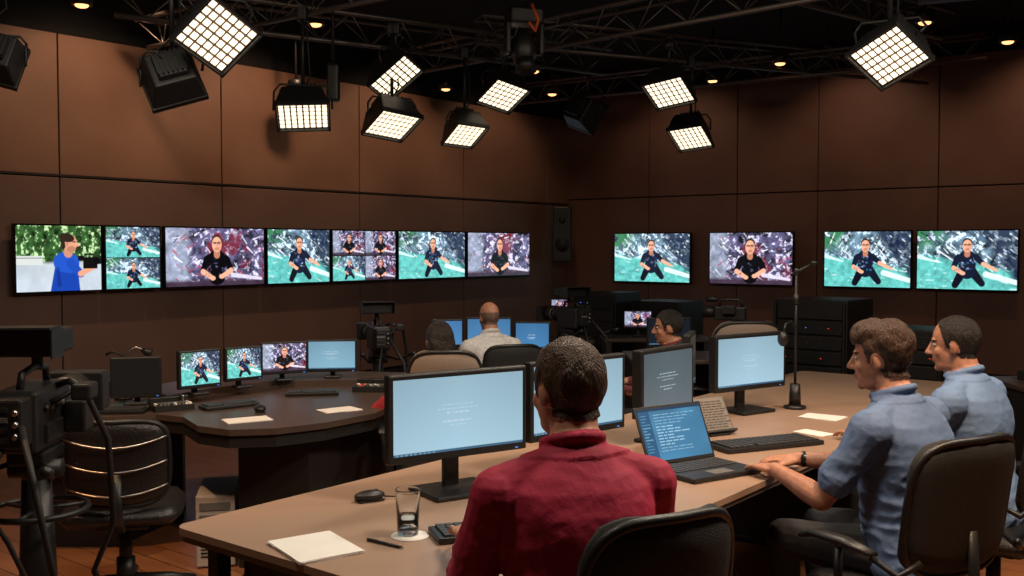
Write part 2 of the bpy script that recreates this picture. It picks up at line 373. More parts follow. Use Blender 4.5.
mb.box((L/2,-.35,.45),(L-.4,.02,.42),mat('table_panel',(.03,.024,.02),.6),.003)
mb.box((.06,-.15,.35),(.05,.05,.70),DARK,.004)
mb.build('conference_table',O,YAW_U)
DK=mat('console_top',(.07,.045,.035),.38,var=.08,vs=6); DB=mat('console_body',(.014,.012,.011),.5)
def smoothp(pts,it=2):
    for _ in range(it):
        q=[]
        for i in range(len(pts)):
            a,b=Vector(pts[i]),Vector(pts[(i+1)%len(pts)]); q+=[tuple(a*.75+b*.25),tuple(a*.25+b*.75)]
        pts=q
    return pts
front=[(-2.5,4.95),(-2.08,4.95),(-1.72,5.12),(-1.42,4.62),(-1.0,4.70),(-.60,5.25)]
back=[(-.60,6.55),(-1.45,6.75),(-1.95,6.35),(-2.75,5.9)]
poly=smoothp(front+back,1)
mb=MB(); mb.prism(poly,.72,.75,DK); inner=[( -1.6+(x+1.6)*.985, 5.7+(y-5.7)*.985) for x,y in poly]; mb.prism(inner,.66,.72,DB)
mb.prism([(-1.36,4.95),(-1.0,4.90),(-.72,5.45),(-.72,6.3),(-1.36,6.3)],.0,.69,DB)
mb.prism([(-2.6,5.3),(-2.1,5.3),(-1.95,5.9),(-2.0,6.1),(-2.6,5.75)],.0,.69,DB)
up=[(-1.88,5.45),(-1.72,5.75),(-1.45,6.05),(-.72,6.12),(-.66,6.45),(-1.45,6.62),(-1.95,6.2),(-2.15,5.75)]
mb.prism(up,.75,.79,DK)
mb.build('control_console')
def monitor(xl,yl,xr,yr,z0,z1,img,tz=.75,name='computer_monitor',base=.22,m=SCRM,thick=.035,basem=BLK):
    w=math.hypot(xr-xl,yr-yl); h=z1-z0; rz=math.atan2(yr-yl,xr-xl); mb=MB(); zc=(z0+z1)/2-tz
    mb.box((0,0,zc),(w,thick,h),BLK,.006); mb.box((0,thick*.5+.015,zc),(w*.72,.04,h*.7),BLK,.012)
    bz=min(.018,h*.06)
    mb.picture(w-2*bz,h-2*bz-.008,(0,-thick/2-.0012,zc+.004),img,m)
    mb.box((0,.035,(zc)/2),(.06 if base>.15 else .03,.022,zc),basem,.004,M=T(0,.02,.0))
    mb.box((0,.01,.009),(base,base*.8,.016),basem,.006); 
    mb.box((w*.42,-thick/2-.001,zc-h/2+bz*.55),(.012,.002,.003),BLUELED)
    return mb.build(name,((xl+xr)/2,(yl+yr)/2,tz),rz)
monitor(-.417,3.30,.043,3.60,.876,1.176,pic_desktop(1),base=.27)
monitor(.055,3.66,.44,4.0,.88,1.178,pic_desktop(2),base=.24)
monitor(.523,4.2,.80,4.52,.872,1.165,pic_desktop(3,120,1.3,col=(84,96,102)),base=.2,thick=.05)
monitor(1.0,5.0,1.43,5.30,.868,1.155,pic_desktop(4),base=.24,thick=.05)
monitor(.87,5.0,.955,5.30,.88,1.16,pic_desktop(4,60,col=(26,34,38)),base=.14)
monitor(-1.80,5.38,-1.625,5.56,.83,1.04,F(1.5,101),tz=.79,base=.1,m=SCR)
monitor(-1.63,5.66,-1.46,5.82,.835,1.03,F(1.5,103),tz=.79,base=.1,m=SCR)
monitor(-1.505,5.98,-1.25,6.10,.835,1.03,I(1.5,105),tz=.79,base=.1,m=SCR)
monitor(-1.265,6.17,-.96,6.2,.83,1.03,pic_desktop(6,100,1.5,col=(120,160,180)),tz=.79,base=.1)
monitor(-2.15,5.35,-1.90,5.42,.79,1.01,np.full((20,30,3),.004),base=.12)
def keyboard(x,y,z,rz,w=.44,d=.14):
    mb=MB(); mb.box((0,0,.010),(w,d,.018),BLK,.004)
    for r in range(5):
        n=15
        for k in range(n):
            if r==4 and 4<=k<=9:
                if k==4: mb.box((0,-d*.36,.022),(w*.35,d*.13,.008),KEYM,.002)
                continue
            mb.box((-w*.46+w*.92*(k+.5)/n,d*.36-r*d*.18,.022),(w*.92/n*.84,d*.15,.008),KEYM,.0)
    return mb.build('computer_keyboard',(x,y,z+.001),rz)
keyboard(-.02,2.96,.75,math.radians(18)); keyboard(1.08,4.26,.75,math.radians(24),.50,.17)
keyboard(-2.05,5.12,.75,math.radians(5),.34,.12); keyboard(-1.50,5.30,.75,math.radians(40),.3,.11); keyboard(-1.15,5.75,.75,math.radians(10),.3,.11)
def mouse(x,y,z,rz,cord=True):
    mb=MB(); mb.ell((0,0,.018),(.031,.054,.018),BLK,nu=24); mb.box((0,0,.004),(.05,.09,.006),BLK,.002); mb.cyl((-.004,.025,.031),(.004,.025,.031),.007,GREY,seg=12)
    if cord: mb.tube([(0,.05,.01),(.02,.10,.006),(.06,.13,.006),(.08,.15,.006)],.0025,RUB,6)
    return mb.build('computer_mouse',(x,y,z+.001),rz)
mouse(-.477,3.33,.75,math.radians(-60)); mouse(-1.3,5.15,.75,.3,False)
def switcher(x,y,z,rz,w=.34,d=.2,seed=0):
    rs=random.Random(seed); mb=MB(); mb.prism([(-w/2,-d/2),(w/2,-d/2),(w/2,d/2),(-w/2,d/2)],0,.03,BLK); mb.box((0,d*.38,.045),(w,d*.22,.035),DARK,.004)
    for r in range(4):
        for k in range(10): mb.box((-w*.42+w*.84*k/9,-d*.36+r*d*.15,.034),(w*.06,d*.1,.010),rs.choice([KEYM,KEYM,GREY,GREY,WHITE,REDLED if rs.random()<.3 else GREY]),.001)
    mb.box((w*.3,d*.18,.05),(.012,.05,.04),CHROME,.003)
    return mb.build('video_switcher',(x,y,z+.001),rz)
switcher(-.82,5.92,.75,-.1,.22,.16,1); switcher(-1.78,5.22,.75,.6,.2,.13,2)
mb=MB(); mb.box((0,0,.045),(.2,.16,.09),BLK,.008); mb.box((0,-.081,.05),(.17,.004,.05),DARK,.002); mb.cyl((.06,-.08,.05),(.06,-.095,.05),.012,GREY,seg=14); mb.build('audio_monitor_box',(-2.40,5.72,.751),.3)
mb=MB(); mb.lathe([(.0,.001),(.029,.001),(.031,.004),(.037,.132),(.038,.135),(.0355,.135),(.034,.130),(.0285,.012),(.0,.010)],GLASS,32)
mb.lathe([(0,.0125),(.0280,.0125),(.0305,.05),(0,.05)],mat('drinking_water',(.9,.95,1),.0,trans=1),32); mb.build('drinking_glass',(-.307,2.93,.7535))
mb=MB(); mb.lathe([(0,0),(.056,0),(.056,.003),(0,.003)],WHITE,32); mb.build('paper_coaster',(-.30,2.92,.7501))
def papers(x,y,z,rz,w=.21,d=.297,n=3,name='paper_sheets'):
    mb=MB()
    for i in range(n): mb.box((0,0,.001+i*.0022),(w,d,.0018),WHITE,M=RZ(random.uniform(-4,4)))
    return mb.build(name,(x,y,z),rz)
papers(-.555,2.80,.7502,math.radians(37),.19,.235,4,'paper_notepad')
papers(1.38,4.56,.7502,.7,.1,.16,1); papers(1.55,4.98,.7502,.9,.15,.2,2)
papers(-1.30,4.90,.7502,-1.1,.14,.22,2); papers(-.90,5.20,.7502,-.9,.14,.2,2); papers(-2.3,5.4,.7502,.4,.15,.2,2); papers(.72,4.9,.7502,.5,.15,.2,2)
mb=MB(); mb.cyl((-.07,0,.005),(.055,0,.005),.0045,BLK,seg=10); mb.cyl((.055,0,.005),(.07,0,.005),.0045,CHROME,.001,seg=10); mb.box((-.045,0,.011),(.04,.003,.002),CHROME); mb.build('ballpoint_pen',(-.36,2.83,.7502),math.radians(-35))
mb=MB(); w,d=.345,.25
mb.box((0,-d/2,.010),(w,d,.018),BLK,.005)
for r in range(5):
    for k in range(13): mb.box((-w*.44+w*.88*(k+.5)/13,-.035-r*.024,.0205),(w*.88/13*.85,.019,.003),KEYM)
mb.box((0,-d*.80,.0195),(.1,.06,.001),GREY)
Ms=T(0,.0,.018)@RX(-24)
mb.box((0,0,.115),(w,.008,.23),BLK,.003,M=Ms); mb.picture(w-.02,.205,(0,-.0048,.117),pic_desktop(8,170,1.6,dark=True),SCRM,M=Ms)
mb.build('laptop_computer',(.66,3.86,.751),math.radians(33))
mb=MB(); Mk=RX(-32); INK=mat('printed_ink',(.06,.055,.05),.7); SHEET=mat('grey_sheet',(.20,.18,.16),.6)
mb.box((0,0,.095),(.20,.012,.18),GREY,.004,M=Mk); mb.box((0,-.0075,.097),(.18,.002,.165),SHEET,M=Mk); mb.box((0,-.012,.012),(.20,.03,.012),BLK,.003,M=Mk)
rs=random.Random(2)
for r in range(11):
    x=-.08
    while x<.07:
        Lx=rs.uniform(.01,.035); mb.box((x+Lx/2,-.0092,.035+r*.0125),(Lx,.001,.005),INK,M=Mk); x+=Lx+.006
mb.tube([(0,.09,.15),(0,.13,.006)],.007,DARK,8); mb.box((0,.06,.006),(.12,.16,.010),BLK,.003)
mb.build('document_stand',(.93,4.5,.751),math.radians(28))
mb=MB(); mb.lathe([(0,0),(.055,0),(.058,.012),(.03,.02),(0,.02)],BLK,28); mb.cyl((0,0,.015),(0,0,.13),.032,BLK,.026); mb.cyl((0,0,.12),(0,0,.72),.0075,DARK,seg=12)
mb.cyl((0,0,.55),(0,0,.60),.014,BLK,seg=12); mb.tube([(0,0,.42),(-.03,-.02,.46),(-.07,-.06,.45),(-.085,-.08,.41)],.006,DARK); mb.ell((-.09,-.085,.375),(.028,.028,.040),BLK)
mb.cyl((-.03,0,.70),(.08,0,.76),.008,DARK,seg=10); mb.ell((.09,0,.765),(.02,.02,.014),BLK); mb.ell((0,0,.72),(.014,.014,.02),BLK)
mb.build('microphone_stand',(1.49,5.26,.751),0)
mb=MB(); PCG=mat('beige_case',(.42,.36,.31),.5)
mb.box((0,0,.185),(.19,.42,.36),PCG,.01)
for i in range(6): mb.box((0,-.212,.06+i*.018),(.14,.004,.006),BLK)
mb.box((0,-.213,.31),(.15,.006,.04),GREY,.002); mb.box((0,-.213,.255),(.15,.006,.03),GREY,.002); mb.cyl((.06,-.21,.2),(.06,-.214,.2),.006,DARK,seg=12)
mb.build('computer_tower',(-1.52,5.15,0.001),math.radians(12))
# ---------------------------------------------------------------- chairs
def chair(x,y,rz,top=1.0,bw=.46,backm=MESHF,seatm=LEATH,arms=True,name='office_chair',h0=.56,tilt=-8,slats=False,armz=.66):
    """faces +Y locally"""
    mb=MB()
    mb.panel(.50,.48,.085,.0,seatm,M=T(0,.24,.445)@RX(90),pw=.12)
    bh=top-h0; Mb=T(0,-.235,h0)@RX(-tilt) 
    mb.panel(bw,bh,.05,-.05,backm,M=Mb,vc=.0,pw=.22)
    rim=[]
    for k in range(40):
        a=2*math.pi*k/40; ca,sa=math.cos(a),math.sin(a); e=.45
        px=math.copysign(abs(ca)**e,ca); pz=math.copysign(abs(sa)**e,sa); q=px*(1-.1*abs(pz)**3)
        rim.append((q*bw/2*.99,.05*q*q-.005,bh/2+pz*bh/2*.98))
    mb.tube(rim,.012,BLK,8,M=Mb,closed=True)
    if slats:
        for k in range(3):
            zz=bh*(.25+.28*k); mb.tube([(-bw*.48+bw*.96*i/10,.05*((i-5)/5)**2-.035-.01,zz-.03*(1-((i-5)/5)**2)) for i in range(11)],.004,CHROME,8,M=Mb)
    mb.tube([(0,-.05,.40),(0,-.22,.40),(0,-.29,.47),(0,-.275,h0+.15)],[.028,.028,.026,.02],BLK,12,sq=.6)
    mb.box((0,0,.39),(.22,.26,.04),BLK,.01)
    mb.cyl((0,0,.12),(0,0,.38),.028,DARK); mb.cyl((0,0,.1),(0,0,.22),.04,BLK)
    if arms:
        for sx in (-1,1):
            mb.tube([(sx*.2,0,.40),(sx*.29,.0,.41),(sx*.315,-.02,.50),(sx*.315,-.02,armz-.02)],.014,BLK,10)
            mb.tube([(sx*.315,-.16,armz-.01),(sx*.318,-.05,armz+.005),(sx*.31,.08,armz),(sx*.295,.15,armz-.025)],[.022,.03,.03,.02],BLK,12,sq=.5)
            mb.tube([(sx*.315,-.15,armz-.02),(sx*.30,-.24,armz-.06),(sx*.235,-.27,armz-.02)],.011,DARK,8)
    for k in range(5):
        a=2*math.pi*k/5+.3; dx,dy=math.cos(a),math.sin(a)
        mb.tube([(dx*.03,dy*.03,.12),(dx*.18,dy*.18,.105),(dx*.3,dy*.3,.08)],[.03,.024,.018],BLK,10,sq=.8)
        mb.cyl((dx*.3,dy*.3,.03),(dx*.3,dy*.3,.085),.01,DARK,seg=8)
        for q in (-1,1):
            p=Vector((dx*.3-dy*.016*q,dy*.3+dx*.016*q,.028)); n=Vector((-dy*q,dx*q,0))*.012
            mb.cyl(p-n,p+n,.027,BLK,seg=14)
    return mb.build(name,(x,y,0),rz)
def yawf(fx,fy): return math.atan2(-fx,fy)
# ---------------------------------------------------------------- people
class Body:
    def __init__(s): s.v=[];s.f=[];s.l=[]
    def add(s,vs,fs,lab):
        k=len(s.v); s.v+=[Vector(p) for p in vs]; s.f+=[tuple(k+a for a in f) for f in fs]; s.l+=[lab]*len(fs)
    def ell(s,c,r,lab,M=None,nu=20,nv=14):
        vs=[Vector((0,0,r[2]))];fs=[]
        for i in range(1,nv):
            ph=math.pi*i/nv
            for k in range(nu):
                th=2*math.pi*k/nu; vs.append(Vector((r[0]*math.sin(ph)*math.cos(th),r[1]*math.sin(ph)*math.sin(th),r[2]*math.cos(ph))))
        vs.append(Vector((0,0,-r[2]))); n=len(vs)-1
        for k in range(nu):
            l=(k+1)%nu; fs.append((0,1+k,1+l)); fs.append((n,1+(nv-2)*nu+l,1+(nv-2)*nu+k))
            for i in range(nv-2): fs.append((1+i*nu+k,1+(i+1)*nu+k,1+(i+1)*nu+l,1+i*nu+l))
        vs=[v+Vector(c) for v in vs]
        if M is not None: vs=[M@v for v in vs]
        s.add(vs,fs,lab)
    def con(s,p0,p1,r0,r1,lab,seg=16,ball=True):
        p0=Vector(p0);p1=Vector(p1); t=(p1-p0).normalized(); a=t.cross(Vector((0,0,1)) if abs(t.z)<.9 else Vector((1,0,0))).normalized(); b=a.cross(t)
        vs=[];n=seg
        for p,r in ((p0,r0),(p1,r1)):
            for k in range(n):
                th=2*math.pi*k/n; vs.append(p+a*math.cos(th)*r+b*math.sin(th)*r)
        fs=[(k,(k+1)%n,n+(k+1)%n,n+k) for k in range(n)]+[tuple(range(n-1,-1,-1)),tuple(range(n,2*n))]
        s.add(vs,fs,lab)
        if ball: s.ell(p0,(r0,)*3,lab,None,12,8); s.ell(p1,(r1,)*3,lab,None,12,8)
    def chain(s,ps,rs,lab,seg=14):
        for i in range(len(ps)-1): s.con(ps[i],ps[i+1],rs[i],rs[i+1],lab,seg)
    def loft(s,rings,lab,seg=28):
        vs=[];fs=[];n=len(rings)
        for cx,cy,z,rx,ry in rings:
            for k in range(seg):
                th=2*math.pi*k/seg; ca,sa=math.cos(th),math.sin(th)
                vs.append((cx+rx*math.copysign(abs(ca)**.85,ca),cy+ry*math.copysign(abs(sa)**.85,sa),z))
        for i in range(n-1):
            for k in range(seg): fs.append((i*seg+k,i*seg+(k+1)%seg,(i+1)*seg+(k+1)%seg,(i+1)*seg+k))
        fs+= [tuple(range(seg-1,-1,-1)),tuple((n-1)*seg+k for k in range(seg))]
        s.add(vs,fs,lab)
def ik(S,W,l1,l2,pole):
    S=Vector(S);W=Vector(W);d=W-S;L=d.length
    if L>(l1+l2)*.995: W=S+d.normalized()*(l1+l2)*.995; d=W-S;L=d.length
    a=(l1*l1-l2*l2+L*L)/(2*L); h=math.sqrt(max(0,l1*l1-a*a)); dn=d.normalized(); p=Vector(pole); p=(p-dn*p.dot(dn)).normalized()
    return S+dn*a+p*h, W
def hand(B,W,dirv,up,side,curl=1.0):
    d=Vector(dirv).normalized(); n=Vector(up); n=(n-d*n.dot(d)).normalized(); lat=d.cross(n).normalized()
    M=Matrix(((lat.x,d.x,n.x,W.x),(lat.y,d.y,n.y,W.y),(lat.z,d.z,n.z,W.z),(0,0,0,1)))
    B.ell((0,.05,0),(.042,.054,.0155),'skin',M); B.ell((0,.075,.0),(.042,.025,.013),'skin',M)
    B.con(M@Vector((0,-.01,0)),M@Vector((0,.03,0)),.026,.024,'skin')
    ts=-side
    for i,(lt,ln) in enumerate(((.034*ts,.070),(.0115*ts,.080),(-.0115*ts,.074),(-.034*ts,.058))):
        p=Vector((lt,.088,.0)); an=-.10; sp=lt*4.5; pts=[p-Vector((0,.03,0))]; pts.append(p); 
        for k,seg in enumerate((.45,.32,.25)):
            p=p+Vector((math.sin(sp)*ln*seg,math.cos(an)*ln*seg,math.sin(an)*ln*seg)); pts.append(p); an-=.36*curl
        B.chain([M@q for q in pts],[.0088,.0086,.0082,.0075,.0066],'skin',10)
    pts=[Vector((ts*.018,.015,-.004)),Vector((ts*.042,.045,-.010)),Vector((ts*.058,.075,-.016)),Vector((ts*.062,.100,-.022))]
    B.chain([M@q for q in pts],[.014,.012,.0105,.0085],'skin',10)
SK=mat('skin_tone',(.43,.20,.125),.55,var=.18,vs=45,bump=.25,bs=180,bd=.003,sss=.12); LIP=mat('lip_skin',(.32,.12,.085),.5)
EYEW=mat('eye_white',(.42,.39,.36),.2); IRIS=mat('eye_iris',(.03,.02,.015),.15)
HAIRB=mat('brown_hair',(.060,.029,.015),.48,var=.6,vs=14,bump=1,bs=14,stretch=(22,22,3),bd=.012); HAIRD=mat('dark_hair',(.018,.012,.010),.45,var=.5,vs=14,bump=1,bs=14,stretch=(22,22,3),bd=.012)
HAIRL=mat('thin_grey_hair',(.16,.10,.07),.6,var=.3,vs=60)
TROU=mat('dark_trousers',(.012,.012,.016),.8,bump=.3,bs=40); SHOE=mat('shoe_leather',(.01,.009,.008),.3)
def person(name,x,y,rz,sc,shirt,hair,handL,handR,long_sleeve=False,lean=.0,hyaw=0,hpitch=0,htilt=0,style='short',girth=1.0,voxel=.0055,watch=False,skin=SK,knee=.45,pole_out=.55,neckd=0):
    B=Body(); g=girth
    sy=lambda zz: lean*(zz-.55)
    R=[(.47,.165,.125,0),(.52,.178,.14,0),(.60,.172,.135,.0),(.68,.160,.125,.01),(.78,.165,.122,.005),(.88,.178,.125,-.005),(.95,.182,.122,-.01),(1.0,.172,.108,-.012),(1.035,.14,.09,-.012),(1.065,.095,.074,-.01),(1.09,.068,.064,-.005)]
    B.loft([(0,sy(a)+o,a,w*g,dd*g) for a,w,dd,o in R],'shirt')
    for sx in (-1,1):
        B.ell((sx*.085,sy(.93)-.07,.93),(.075,.05,.09),'shirt'); B.ell((sx*.08,sy(.93)+.065,.93),(.08,.05,.07),'shirt')
        B.con((sx*.06,sy(1.05)-.01,1.045),(sx*.175*g,sy(1.0)-.005,.998),.046,.058,'shirt')
    hb=Vector((0,sy(1.1)+.0,1.095))
    for k in range(20):
        a=2*math.pi*k/20; a2=2*math.pi*(k+1)/20
        q=lambda t:(.067*math.cos(t),hb.y+.006+.069*math.sin(t),1.096-.022*math.sin(t))
        B.con(q(a),q(a2),.013,.013,'shirt',8)
    hc=Vector((0,sy(1.25)+.03+neckd,1.225))
    MH=T(*hc)@RZ(hyaw)@RX(hpitch)@RY(htilt)
    E=lambda c,r,l:B.ell(c,r,l,MH,24,16)
    E((0,-.012,.010),(.074,.097,.094),'head'); E((0,.022,-.045),(.060,.066,.085),'face'); E((0,.028,-.095),(.050,.052,.036),'face')
    E((0,.070,-.113),(.021,.017,.015),'face'); E((0,.073,.006),(.050,.017,.011),'face')
    E((.038,.055,-.042),(.021,.02,.024),'face');E((-.038,.055,-.042),(.021,.02,.024),'face')
    for i in range(5):
        t=i/4; E((0,.083+.026*t,-.004-.041*t),(.0085+.004*t,.012,.012),'face')
    E((.010,.096,-.049),(.009,.011,.008),'face');E((-.010,.096,-.049),(.009,.011,.008),'face')
    E((0,.084,-.074),(.023,.011,.0055),'lip');E((0,.083,-.084),(.020,.011,.006),'lip')
    for sx in (-1,1):
        B.ell((0,0,0),(.0065,.015,.026),'ear',MH@T(sx*.075,-.012,-.026)@RZ(-sx*16)@RX(-10)); B.ell((0,0,0),(.010,.010,.010),'ear',MH@T(sx*.069,-.004,-.043))
    nb=MH@Vector((0,-.025,-.075)); B.con(nb,(0,sy(1.06)-.01,1.06),.056,.060,'neck',20)
    if style=='long': E((0,-.035,-.04),(.076,.072,.11),'hair')
    if style=='wavy': E((0,.022,.066),(.068,.072,.050),'hair'); E((0,-.034,.03),(.079,.082,.086),'hair')
    for sx,hd in ((-1,handL),(1,handR)):
        S=Vector((sx*.182*g,sy(1.0)-.005,.985)); Wp=Vector(hd[0]); El,Wp=ik(S,Wp,.285,.255,(sx*pole_out,-.25,-1))
        if long_sleeve:
            B.chain([S,S.lerp(El,.5),El],[.066*g,.060,.052],'shirt'); B.chain([El,El.lerp(Wp,.4),El.lerp(Wp,.93)],[.052,.047,.035],'shirt')
        else:
            q=S.lerp(El,.72); B.chain([S,S.lerp(El,.35),q],[.068*g,.063,.060],'shirt'); B.con(S,q,.064,.062,'shirt',ball=False)
            B.chain([S.lerp(El,.3),S.lerp(El,.7),El],[.048,.045,.040],'skin')
        B.chain([El,El.lerp(Wp,.3),Wp],[.041,.042,.027],'skin')
        if watch and sx==1: B.con(El.lerp(Wp,.92),El.lerp(Wp,.98),.031,.031,'shoe',ball=False)
        fd=(Wp-El).normalized(); hdv=Vector(hd[1]) if len(hd)>1 and hd[1] else Vector((fd.x,fd.y,fd.z*.2-.05))
        hand(B,Wp,hdv,(0,0,1),sx)
    for sx in (-1,1):
        hip=Vector((sx*.095,.02,.545)); kn=Vector((sx*.13,knee,.535)); an=Vector((sx*.13,knee-.02,.11))
        B.chain([hip,hip.lerp(kn,.5),kn],[.098,.085,.064],'pants'); B.chain([kn,kn.lerp(an,.35),an],[.064,.060,.046],'pants')
        B.chain([an+Vector((0,0,-.045)),an+Vector((0,.08,-.06)),an+Vector((sx*.01,.17,-.068))],[.042,.040,.034],'shoe')
    B.ell((0,-.01,.54),(.175*g,.14,.09),'pants')
    me=bpy.data.meshes.new('tmp'); me.from_pydata([tuple(p) for p in B.v],[],B.f); me.update()
    bm=bmesh.new(); bm.from_mesh(me); bmesh.ops.recalc_face_normals(bm,faces=bm.faces[:]); bm.to_mesh(me); bm.free()
    o=bpy.data.objects.new('tmp',me); COL.objects.link(o)
    md=o.modifiers.new('r','REMESH'); md.mode='VOXEL'; md.voxel_size=voxel; md.adaptivity=0
    ms=o.modifiers.new('s','SMOOTH'); ms.factor=.5; ms.iterations=2
    dg=bpy.context.evaluated_depsgraph_get(); dg.update()
    nm=bpy.data.meshes.new_from_object(o.evaluated_get(dg)); bpy.data.objects.remove(o)
    bvh=BVHTree.FromPolygons(B.v,B.f); inv=MH.inverted()
    hy=[-.12,-.03,.0,.02,.035,.05,.075,.11]
    hz={'short':[-.085,-.075,-.045,-.03,.02,.05,.062,.08],'wavy':[-.088,-.08,-.035,-.025,.02,.045,.058,.07],'long':[-.2,-.15,-.10,-.05,.0,.04,.058,.08],'receding':[-.08,-.07,-.04,-.02,.03,.075,.09,.1],'bald':[-.08,-.07,-.04,-.01,.03,.2,.3,.3]}[style]
    def ishair(p,lab):
        if lab=='hair': return True
        if lab not in ('head','face','neck'): return False
        q=inv@p
        if style=='bald' and q.z>.02: return False
        return q.z>np.interp(q.y,hy,hz) and q.z>-.09
    def lower(p,lab):   # skin hidden below the collar belongs to the shirt
        return lab=='neck' and p.z<1.093-.30*(p.y-hb.y)
    labs={'shirt':0,'skin':1,'face':1,'head':1,'neck':1,'ear':1,'lip':2,'pants':4,'shoe':5,'hair':3}
    for m in (shirt,skin,LIP,hair,TROU,SHOE): nm.materials.append(m)
    amp={'short':.006,'wavy':.008,'long':.010,'receding':.0045,'bald':.001}[style]
    cos=[v.co.copy() for v in nm.vertices]; nrm=[v.normal.copy() for v in nm.vertices]
    def ridge(a): return 1-abs(a)*2
    for i,v in enumerate(nm.vertices):
        p=cos[i]; r=bvh.find_nearest(p); lab=B.l[r[2]]
        if p.z>1.04 and ishair(p,lab) and not lower(p,lab):
            q=inv@p; n1=noise.noise(Vector((q.x*34,q.y*34,q.z*12))); n2=noise.noise(Vector((q.x*95,q.y*95,q.z*28)))
            if style=='wavy': n1=noise.noise(Vector((q.x*40,q.y*30,q.z*30)))*1.3
            v.co=p+nrm[i]*(amp*(1.0+.7*n1)+.0028*n2*(amp>.003))
        elif lab=='shirt':
            low=max(.2,min(1,(1.02-p.z)/.25)); cl=0 if p.z>1.07 else 1
            w=noise.noise(Vector((p.x*6,p.y*6,p.z*11)))*.007+ridge(noise.noise(Vector((p.x*9+p.z*9,p.y*9,p.z*14-p.x*8))))*.008*low+ridge(noise.noise(Vector((p.x*20-p.z*13,p.y*20,p.z*24+p.x*10))))*.003*low
            v.co=p+nrm[i]*(w-.004)*cl
        elif lab=='pants': v.co=p+nrm[i]*noise.noise(p*12)*.005
    for f in nm.polygons:
        r=bvh.find_nearest(f.center); lab=B.l[r[2]]; k=labs[lab]
        c0=sum((cos[i] for i in f.vertices),Vector())/len(f.vertices)
        if lower(c0,lab): k=0
        elif c0.z>1.04 and ishair(c0,lab): k=3
        q=inv@c0
        if lab in('face','head') and k==1 and q.y>.05 and abs(abs(q.x)-.031)<.019 and .002<q.z<.010: k=3
        f.material_index=k; f.use_smooth=True
    nm.name=name; ob=bpy.data.objects.new(name,nm); COL.objects.link(ob)
    ob.location=(x,y,0); ob.rotation_euler=(0,0,rz); ob.scale=(sc,)*3
    mb=MB()
    for sx in (-1,1):
        mb.ell((sx*.031,.0705,-.011),(.0125,.0115,.0085),EYEW,M=MH); mb.ell((sx*.031,.0785,-.011),(.0055,.0045,.0055),IRIS,M=MH)
    e=mb.build('eyes'); e.parent=ob
    return ob
RED=mat('crimson_polo',(.36,.008,.045),.75,bump=.35,bs=30,var=.12,vs=6); BLU=mat('blue_shirt',(.10,.165,.31),.75,bump=.4,bs=26,var=.1,vs=6); BLU2=mat('light_blue_shirt',(.135,.225,.40),.75,bump=.4,bs=26)
GRYS=mat('pale_grey_shirt',(.60,.58,.57),.75,bump=.3,bs=30,var=.15,vs=40); REDS=mat('red_sweater',(.34,.02,.03),.8,bump=.3,bs=40); MAR=mat('maroon_shirt',(.12,.02,.02),.8)
f1=yawf(-.30,.95)
person('seated_man',.165,2.35,f1,1.035,RED,HAIRB,((-.17,.36,.80),(.2,1,-.05)),((.17,.36,.80),(-.2,1,-.05)),True,.10,14,-3,0,'short',1.03,pole_out=.32)
chair(.17,2.20,yawf(-.50,.87),1.085,.38,MESHF,LEATH)
f2=yawf(-.68,.73)
person('seated_man',1.40,3.42,f2,1.0,BLU,HAIRB,((-.19,.44,.79),),((.05,.49,.79),),False,.17,10,-4,0,'wavy',1.16,watch=True)
chair(1.31,3.36,yawf(-.50,.87),1.01,.50,MESHF,LEATH)
f3=yawf(-.70,.71)
person('seated_man',1.94,4.12,f3,.985,BLU2,HAIRD,((-.17,.44,.80),),((.08,.46,.80),),False,.13,12,-5,0,'receding',1.16,voxel=.006)
chair(1.97,4.06,yawf(-.62,.78),.98,.48,MESHF,LEATH)
person('seated_woman',-.37,5.32,yawf(-.35,.93),.90,REDS,HAIRD,((-.30,.36,.80),),((.2,.38,.80),),True,.05,0,-10,0,'long',.95,voxel=.009,pole_out=1.2)
chair(-.36,5.26,yawf(-.1,.97),1.09,.38,TAUPE,LEATH)
person('seated_man',-.14,7.05,yawf(-.40,.9),.91,GRYS,HAIRL,((-.2,.36,.80),),((.2,.36,.80),),True,.05,0,-6,0,'bald',1.05,voxel=.009)
chair(-.06,6.95,yawf(-.3,.95),.95,.42,MESHF,LEATH)
person('seated_man',1.04,6.3,yawf(-.95,.2),.905,MAR,HAIRD,((-.2,.36,.80),),((.2,.36,.80),),True,.05,0,-4,0,'short',1.0,voxel=.008)
chair(1.10,6.3,yawf(-.95,.2),.90,.42)
chair(-1.72,4.42,yawf(-.25,.97),.88,.42,LEATH,LEATH,slats=True,arms=False,h0=.50)
chair(1.50,6.70,yawf(-.05,1),1.13,.46,TAUPE,LEATH,arms=False)
# ---------------------------------------------------------------- far desks
def desk(x0,y0,x1,y1,name='work_desk'):
    w=abs(x1-x0); d=abs(y1-y0); mb=MB(); mb.box((0,0,.735),(w,d,.03),DK,.005)
    for sx in (-1,1): mb.box((sx*(w/2-.04),0,.36),(.04,d*.9,.72),DB,.004)
    mb.box((0,d*.4,.45),(w-.1,.02,.5),DB,.003); return mb.build(name,((x0+x1)/2,(y0+y1)/2,0),0)
desk(-.66,7.55,.42,8.15); desk(.9,7.5,1.95,8.2); desk(.15,9.1,.75,9.6); desk(3.1,5.9,4.0,6.6)
papers(3.3,6.1,.7502,.4,.15,.2,2); mb=MB(); mb.box((0,0,.03),(.3,.24,.06),BLK,.006); mb.box((0,-.02,.075),(.22,.16,.03),GREY,.005); mb.cyl((.1,.05,.06),(.1,.05,.14),.03,DARK); mb.build('audio_interface',(3.42,6.35,.751),.3)
monitor(-.62,7.75,-.38,7.8,.82,1.04,pic_desktop(21,60,1.5,col=(70,120,170)),base=.14)
